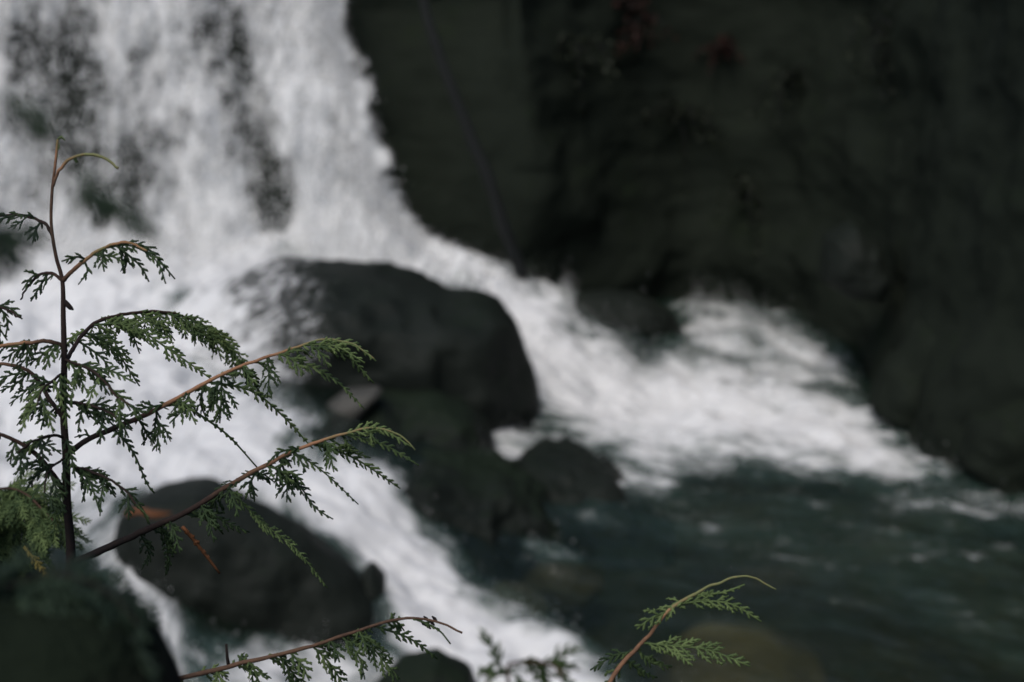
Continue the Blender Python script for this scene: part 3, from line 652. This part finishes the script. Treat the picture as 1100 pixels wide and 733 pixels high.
# short arching branch, upper right
LB([(67, 302), (82, 287), (97, 275), (112, 266), (136, 261), (158, 270)], D, D - 0.03, 5, 2.2, [0.45, 0.8, 0.95, 0.8, 0.9],
   [([(92, 279), (82, 276), (66, 281)], 6, -.01, .2), ([(90, 281), (94, 292), (84, 306)], 5, 0, .2), ([(112, 267), (110, 280), (112, 292)], 8, -.01, .15), ([(130, 262), (136, 280), (132, 294)], 9, .01, .2), ([(112, 266), (140, 264), (168, 280), (178, 305)], 8, -.02, .3),
    ([(140, 262), (160, 268), (188, 300)], 7, .01, .25), ([(124, 263), (150, 285), (160, 303)], 7, 0, .15), ([(100, 273), (122, 276), (135, 285)], 7, -.02, .3)], 22)
LB([(66, 301), (56, 294), (42, 296), (30, 308), (22, 322)], D, D + 0.02, 4, 1.8, [0.4, 0.3, 0.3], [([(52, 295), (44, 306), (33, 324)], 6, 0, .15), ([(44, 296), (34, 298), (24, 312)], 7, 0, .15), ([(58, 295), (50, 302), (46, 312)], 6, 0, .2)], 23)
LB([(55, 252), (49, 241), (34, 234), (15, 231), (-25, 234)], D, D + 0.03, 4, 2.5, [0.3, 0.3, 0.3], [([(44, 238), (38, 248), (35, 262)], 8, 0, .1), ([(30, 233), (20, 240), (8, 246)], 6, 0, .15), ([(20, 232), (0, 236), (-16, 248)], 8, 0, .15), ([(38, 235), (28, 231), (12, 236)], 5, -.02, .2)], 24)
# broad soft frond arching to the right
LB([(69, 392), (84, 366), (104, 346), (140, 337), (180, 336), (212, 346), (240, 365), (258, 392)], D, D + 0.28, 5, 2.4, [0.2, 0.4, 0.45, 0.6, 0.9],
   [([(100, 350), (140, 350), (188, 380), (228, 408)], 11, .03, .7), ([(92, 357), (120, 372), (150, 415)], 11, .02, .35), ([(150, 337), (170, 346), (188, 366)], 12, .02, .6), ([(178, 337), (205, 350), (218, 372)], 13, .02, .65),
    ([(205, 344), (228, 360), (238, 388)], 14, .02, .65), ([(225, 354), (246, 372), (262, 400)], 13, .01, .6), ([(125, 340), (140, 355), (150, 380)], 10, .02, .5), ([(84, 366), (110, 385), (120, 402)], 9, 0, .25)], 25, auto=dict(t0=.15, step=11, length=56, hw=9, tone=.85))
# foliage round the trunk below it
LB([(69, 372), (50, 367), (25, 369), (0, 372), (-30, 378)], D, D - 0.03, 5, 3, [0.3, 0.5, 0.85, 0.8, 0.6], [([(40, 368), (20, 375), (2, 388)], 9, 0, .3), ([(30, 369), (28, 385), (14, 398)], 9, 0, .2), ([(0, 371), (-5, 350), (-14, 325)], 6, 0, .3), ([(60, 369), (45, 382), (30, 392)], 9, 0, .35)], 26, auto=dict(t0=.1, step=17, length=50, hw=8, tone=.45))
LB([(-40, 330), (-15, 328), (6, 332), (22, 342)], D, D - 0.02, 3, 2, [0.4, 0.3], [([(0, 330), (8, 345), (6, 362)], 6, 0, .2), ([(-10, 329), (10, 331), (24, 343)], 7, 0, .25), ([(-20, 330), (-6, 345), (8, 366)], 8, 0, .2)], 27)
LB([(70, 452), (54, 430), (38, 405), (20, 394), (-5, 391), (-30, 395)], D, D + 0.03, 5.5, 3, [0.1, 0.2, 0.45, 0.6, 0.5], [([(40, 408), (28, 420), (10, 434)], 9, 0, .2), ([(30, 400), (18, 412), (0, 420)], 9, 0, .25), ([(52, 428), (40, 440), (22, 450)], 9, 0, .15), ([(60, 438), (48, 450), (44, 462)], 9, 0, .15)], 28, auto=dict(t0=.2, step=17, length=50, hw=8, tone=.25))
LB([(69, 386), (84, 392), (104, 402), (124, 424), (140, 436)], D, D - 0.06, 3.5, 1.8, [0.2, 0.3, 0.4], [([(80, 390), (100, 400), (118, 425)], 9, -.01, .25), ([(92, 396), (118, 398), (146, 412)], 8, -.02, .4), ([(75, 388), (85, 405), (95, 424)], 10, -.02, .4)], 29, auto=dict(t0=.1, step=17, length=50, hw=8, tone=.6))
LB([(70, 432), (84, 433), (102, 437), (122, 446), (134, 458)], D, D - 0.05, 3.5, 1.8, [0.15, 0.3, 0.3], [([(84, 433), (100, 445), (114, 456)], 9, 0, .15), ([(96, 436), (116, 436), (132, 452)], 8, 0, .2)], 30, auto=dict(t0=.1, step=17, length=50, hw=8, tone=.2))
LB([(69, 400), (58, 408), (45, 420), (40, 436)], D, D - 0.07, 3, 1.6, [0.2, 0.3], [([(64, 404), (66, 420), (60, 432)], 9, -.02, .45), ([(55, 410), (40, 412), (28, 424)], 9, -.01, .3)], 31, auto=dict(t0=.0, step=17, length=50, hw=8, tone=.7))
# the long upper branch
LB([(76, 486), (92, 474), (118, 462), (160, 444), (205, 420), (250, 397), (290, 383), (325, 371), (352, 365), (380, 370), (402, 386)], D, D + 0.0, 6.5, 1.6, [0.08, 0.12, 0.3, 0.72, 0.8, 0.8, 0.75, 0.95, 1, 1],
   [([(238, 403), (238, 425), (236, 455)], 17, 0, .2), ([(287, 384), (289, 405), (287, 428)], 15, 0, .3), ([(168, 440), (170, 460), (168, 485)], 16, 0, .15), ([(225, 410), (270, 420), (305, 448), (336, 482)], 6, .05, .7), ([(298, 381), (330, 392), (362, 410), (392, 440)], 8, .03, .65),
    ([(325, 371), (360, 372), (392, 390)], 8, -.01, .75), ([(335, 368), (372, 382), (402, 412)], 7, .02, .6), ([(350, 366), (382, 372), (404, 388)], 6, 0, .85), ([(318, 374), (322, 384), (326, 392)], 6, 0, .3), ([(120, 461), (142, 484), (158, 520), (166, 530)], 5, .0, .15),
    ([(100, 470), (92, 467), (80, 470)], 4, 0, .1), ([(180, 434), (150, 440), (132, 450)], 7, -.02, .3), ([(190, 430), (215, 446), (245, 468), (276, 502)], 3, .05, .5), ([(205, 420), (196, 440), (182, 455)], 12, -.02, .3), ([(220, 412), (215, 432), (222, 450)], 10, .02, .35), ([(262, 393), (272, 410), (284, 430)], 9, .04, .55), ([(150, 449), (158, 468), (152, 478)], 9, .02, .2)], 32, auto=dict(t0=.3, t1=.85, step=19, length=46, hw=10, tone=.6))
# the long lower branch
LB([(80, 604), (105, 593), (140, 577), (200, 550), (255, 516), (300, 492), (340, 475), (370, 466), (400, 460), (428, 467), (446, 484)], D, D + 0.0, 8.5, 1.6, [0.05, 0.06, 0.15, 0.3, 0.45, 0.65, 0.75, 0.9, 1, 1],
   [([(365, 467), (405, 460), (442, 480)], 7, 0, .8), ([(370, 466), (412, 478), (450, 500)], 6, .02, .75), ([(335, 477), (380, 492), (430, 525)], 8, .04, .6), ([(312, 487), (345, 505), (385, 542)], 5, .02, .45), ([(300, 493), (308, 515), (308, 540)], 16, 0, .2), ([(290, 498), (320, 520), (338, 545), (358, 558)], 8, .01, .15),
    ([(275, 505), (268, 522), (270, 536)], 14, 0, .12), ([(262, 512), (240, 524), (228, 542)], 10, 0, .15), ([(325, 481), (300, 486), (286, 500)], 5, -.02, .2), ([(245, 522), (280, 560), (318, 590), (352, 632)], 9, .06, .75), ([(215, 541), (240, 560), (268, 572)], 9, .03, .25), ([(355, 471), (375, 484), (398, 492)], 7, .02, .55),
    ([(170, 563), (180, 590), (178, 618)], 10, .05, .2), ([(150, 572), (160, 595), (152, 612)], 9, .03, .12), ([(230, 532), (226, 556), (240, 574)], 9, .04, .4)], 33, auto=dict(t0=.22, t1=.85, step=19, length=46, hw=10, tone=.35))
# lower left branches
LB([(72, 532), (58, 512), (40, 490), (18, 474), (-10, 464), (-35, 462)], D, D - 0.04, 6, 3.5, [0.1, 0.3, 0.4, 0.5], [([(50, 502), (30, 500), (14, 510)], 6, 0, .1), ([(30, 481), (50, 478), (66, 488)], 8, -.01, .15)], 34, auto=dict(t0=.05, t1=.9, step=17, length=50, hw=8, tone=.2))
LB([(74, 500), (90, 504), (112, 512), (134, 526), (146, 542)], D, D - 0.05, 3.5, 1.8, [0.1, 0.2, 0.3], [([(85, 503), (102, 508), (118, 522)], 8, 0, .2), ([(80, 502), (92, 520), (88, 540)], 8, 0, .1)], 35, auto=dict(t0=.05, step=17, length=50, hw=8, tone=.2))
LB([(70, 470), (54, 468), (36, 474), (20, 486)], D, D - 0.05, 3.5, 1.8, [0.1, 0.2], [], 36, auto=dict(t0=.05, step=17, length=50, hw=8, tone=.2))
LB([(72, 492), (60, 498), (50, 512), (48, 530)], D, D - 0.06, 3, 1.6, [0.1, 0.2], [], 37, auto=dict(t0=.05, step=17, length=50, hw=8, tone=.15))
# branch along the bottom of the picture
LB([(77, 770), (110, 752), (190, 730), (250, 715), (330, 695), (400, 673), (438, 664), (470, 668), (497, 680)], D, D - 0.02, 7, 2.2, [0.1, 0.3, 0.42, 0.55, 0.58, 0.5, 0.5, 0.6],
   [([(338, 693), (356, 715), (372, 742)], 12, .02, .6), ([(392, 676), (404, 700), (430, 730)], 15, .02, .55), ([(405, 672), (440, 686), (470, 708)], 7, .03, .45), ([(445, 664), (470, 676), (484, 692)], 3, 0, .5), ([(300, 703), (318, 728), (330, 750)], 13, .02, .3), ([(260, 713), (280, 735), (282, 755)], 13, 0, .2), ([(370, 683), (385, 705), (392, 730)], 11, .0, .5)], 38, auto=dict(t0=.25, t1=.8, step=20, length=46, hw=10, tone=.5))
stub = MB(); stub.tube(P3([(246, 717), (244, 706), (243, 692)], D, D), np.array([4, 3.4, 3]) * PXM / 2, 6, tone=0.1); stub.build('dead_twig', M_STEM, sap, origin=base)
cone = MB()
for k, (a, b) in enumerate([(458, 664), (464, 668), (460, 672), (467, 664), (455, 669)]):
    cone.tube(P3([(a - 3, b - 2), (a, b + 1), (a + 3, b + 4)], D, D), np.array([1.2, 4, 1.0]) * PXM / 2, 6, tone=0.05)
cone.build('cone', M_STEM, sap, origin=base)
dd = MB(); r5 = np.random.default_rng(5); spray_frond(dd, P3([(196, 566), (212, 585), (236, 616)], D + 0.0, D + 0.03), 2.6 * PXM, r5, 0.3, thick=1.6)
dd.build('dead_spray', M_DEAD, sap, origin=base)

# ------------------------------------------------------------------ other cedar shoots
def seedling(name, stem, d0, d1, w0, w1, tones, sprays, seed, label, cat, auto=None, tone=0.6, leafmat=None, stem_foot=True, group=None):
    p = at_d(*stem[0][:2], d0); bz_ = bank_z(p[0], p[1]); b = (float(p[0]), float(p[1]), bz_ - 0.02) if stem_foot else tuple(float(c) for c in p)
    e = empty(name, b, label, cat, group)
    if stem_foot:
        s = MB(); s.tube(spline([np.array(b), np.array(b) * 0.5 + p * 0.5 + np.array([0.02, 0, 0]), p], 16), np.linspace(w0 * 1.6, w0, 16) * PXM / 2, 8, tone=0.2); s.build('stem', M_STEM, e, origin=b)
    limb(e, b, stem, d0, d1, w0, w1, tones, sprays, seed, auto, leafmat=leafmat, tone=tone); return e
seedling('cedar_seedling', [(630, 790), (655, 733), (678, 703), (698, 682), (716, 658), (742, 641), (772, 626), (802, 619), (834, 633)], 1.2, 1.22, 6, 1.8, [0.55, 0.66, 0.7, 0.66, 0.93, 1, 1, 1],
   [([(690, 692), (720, 694), (760, 698), (806, 716)], 13, -.01, .8), ([(716, 658), (700, 664), (684, 676)], 9, -.01, .7), ([(728, 649), (760, 646), (788, 650), (818, 668)], 10, 0, .85), ([(722, 655), (712, 660), (700, 672)], 9, .01, .6), ([(680, 702), (660, 704), (634, 720)], 8, .01, .25), ([(668, 716), (660, 724), (650, 740)], 9, .01, .5), ([(684, 697), (700, 712), (722, 716)], 7, .02, .6),
    ([(735, 645), (722, 650), (706, 668)], 9, 0, .8), ([(745, 640), (775, 637), (800, 628)], 4, 0, .9), ([(672, 710), (690, 722), (706, 728)], 6, .03, .5)], 61, 'small bright green cedar seedling with orange stem at the pool side', 'seedling')
seedling('cedar_seedling', [(560, 830), (552, 760), (545, 720), (560, 712), (590, 713), (606, 726)], 0.78, 0.76, 4, 1.6, [0.2, 0.4, 0.5],
   [([(545, 724), (530, 712), (522, 730)], 16, 0, .4), ([(560, 712), (580, 718), (596, 745)], 14, 0, .35), ([(548, 718), (560, 730), (566, 750)], 15, 0, .35), ([(575, 712), (600, 716), (612, 735)], 12, 0, .35)], 62, 'blurred low cedar seedling whose top just enters the foot of the picture', 'seedling')
boughs = 'cedar boughs reaching in from the left'
b1 = seedling('cedar_bough', [(-140, 600), (-60, 560), (-10, 528), (25, 530), (62, 565)], 1.75, 1.65, 6, 2.5, [0.2, 0.3, 0.5],
   [([(-10, 530), (30, 545), (66, 590)], 36, .0, .6), ([(-40, 548), (10, 575), (58, 620)], 38, .0, .45), ([(0, 528), (34, 528), (68, 570)], 32, .0, .7), ([(-70, 565), (-10, 610), (46, 640)], 38, .02, .1), ([(-60, 560), (-10, 580), (36, 620)], 38, .03, .25), ([(10, 528), (20, 560), (40, 600)], 34, .03, .55)],
   63, 'thick soft green cedar bough beside the sapling trunk at lower left', 'bough', group=boughs, stem_foot=False, auto=dict(t0=.1, step=12, length=95, hw=26, tone=.5))
yb = MB(); spray_frond(yb, P3([(26, 588), (44, 610), (62, 640)], 1.55, 1.55), 6 * PXM, r5, 0.6, thick=1.6); yb.build('yellow_spray', M_YELLOW, b1, origin=tuple(b1.location))
seedling('cedar_bough', [(-120, 40), (-50, 80), (10, 108), (60, 150), (110, 215), (172, 258)], 0.40, 0.42, 1.0, 0.5, [0.2, 0.3, 0.3],
   [([(5, 106), (30, 122), (55, 140)], 7, 0, .3), ([(20, 112), (40, 130), (62, 148)], 6, 0, .3), ([(85, 188), (110, 222), (150, 246)], 7, 0, .3), ([(110, 215), (140, 232), (176, 256)], 7, 0, .3), ([(100, 205), (100, 225), (120, 240)], 6, 0, .3)],
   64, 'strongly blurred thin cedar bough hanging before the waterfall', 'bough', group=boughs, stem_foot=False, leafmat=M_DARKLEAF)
seedling('cedar_bough', [(-140, 250), (-70, 240), (-20, 245), (8, 262), (14, 290)], 0.5, 0.5, 3, 1.2, [0.2, 0.3],
   [([(-40, 243), (0, 250), (22, 270)], 14, 0, .2), ([(-30, 244), (-8, 262), (6, 300)], 14, 0, .2), ([(-10, 248), (10, 262), (18, 286)], 12, 0, .2), ([(-60, 240), (-20, 240), (14, 250)], 12, 0, .2)],
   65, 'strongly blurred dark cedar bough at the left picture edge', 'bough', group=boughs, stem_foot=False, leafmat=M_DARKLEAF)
# fallen orange branch on the near boulder
fb = MB(); fb.tube(spline([at_y(134, 553, 7.95), at_y(150, 549, 7.9), at_y(165, 553, 7.9), at_y(184, 552, 7.95)], 14), np.interp(np.arange(14), [0, 2, 5, 9, 13], [0.006, 0.022, 0.017, 0.024, 0.008]), 8, tone=0.35)
o = fb.build('fallen_branch', M_DEAD); tag(o, 'short orange brown piece of branch lying on the near dark boulder', 'branch')
# shadowed mossy rock close to the lens, before the foot of the sapling
boulder('boulder', [(-260, 1650), (-250, 900), (-160, 660), (-60, 640), (20, 655), (70, 662), (110, 640), (138, 660), (160, 695), (182, 730), (205, 800), (225, 1000), (230, 1650)], 0.56, 0.16, M_SOIL, 'shadowy out of focus mossy rock before the foot of the sapling', 99, sub=5, rough=0.05)
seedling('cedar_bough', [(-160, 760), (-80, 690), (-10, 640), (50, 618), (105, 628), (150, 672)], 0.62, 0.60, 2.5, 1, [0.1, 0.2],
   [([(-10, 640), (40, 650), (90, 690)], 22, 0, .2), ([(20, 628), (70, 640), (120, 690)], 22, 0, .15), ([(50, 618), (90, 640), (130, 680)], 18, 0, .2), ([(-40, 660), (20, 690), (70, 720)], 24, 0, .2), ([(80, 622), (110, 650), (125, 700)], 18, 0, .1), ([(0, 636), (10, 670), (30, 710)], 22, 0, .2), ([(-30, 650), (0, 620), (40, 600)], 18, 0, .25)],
   66, 'cedar bough darkened in colour for shadow, drooping over the near mossy rock at bottom left', 'bough', group=boughs, stem_foot=False, leafmat=M_DARKLEAF, auto=dict(t0=.1, step=9, length=40, hw=12, tone=.2))
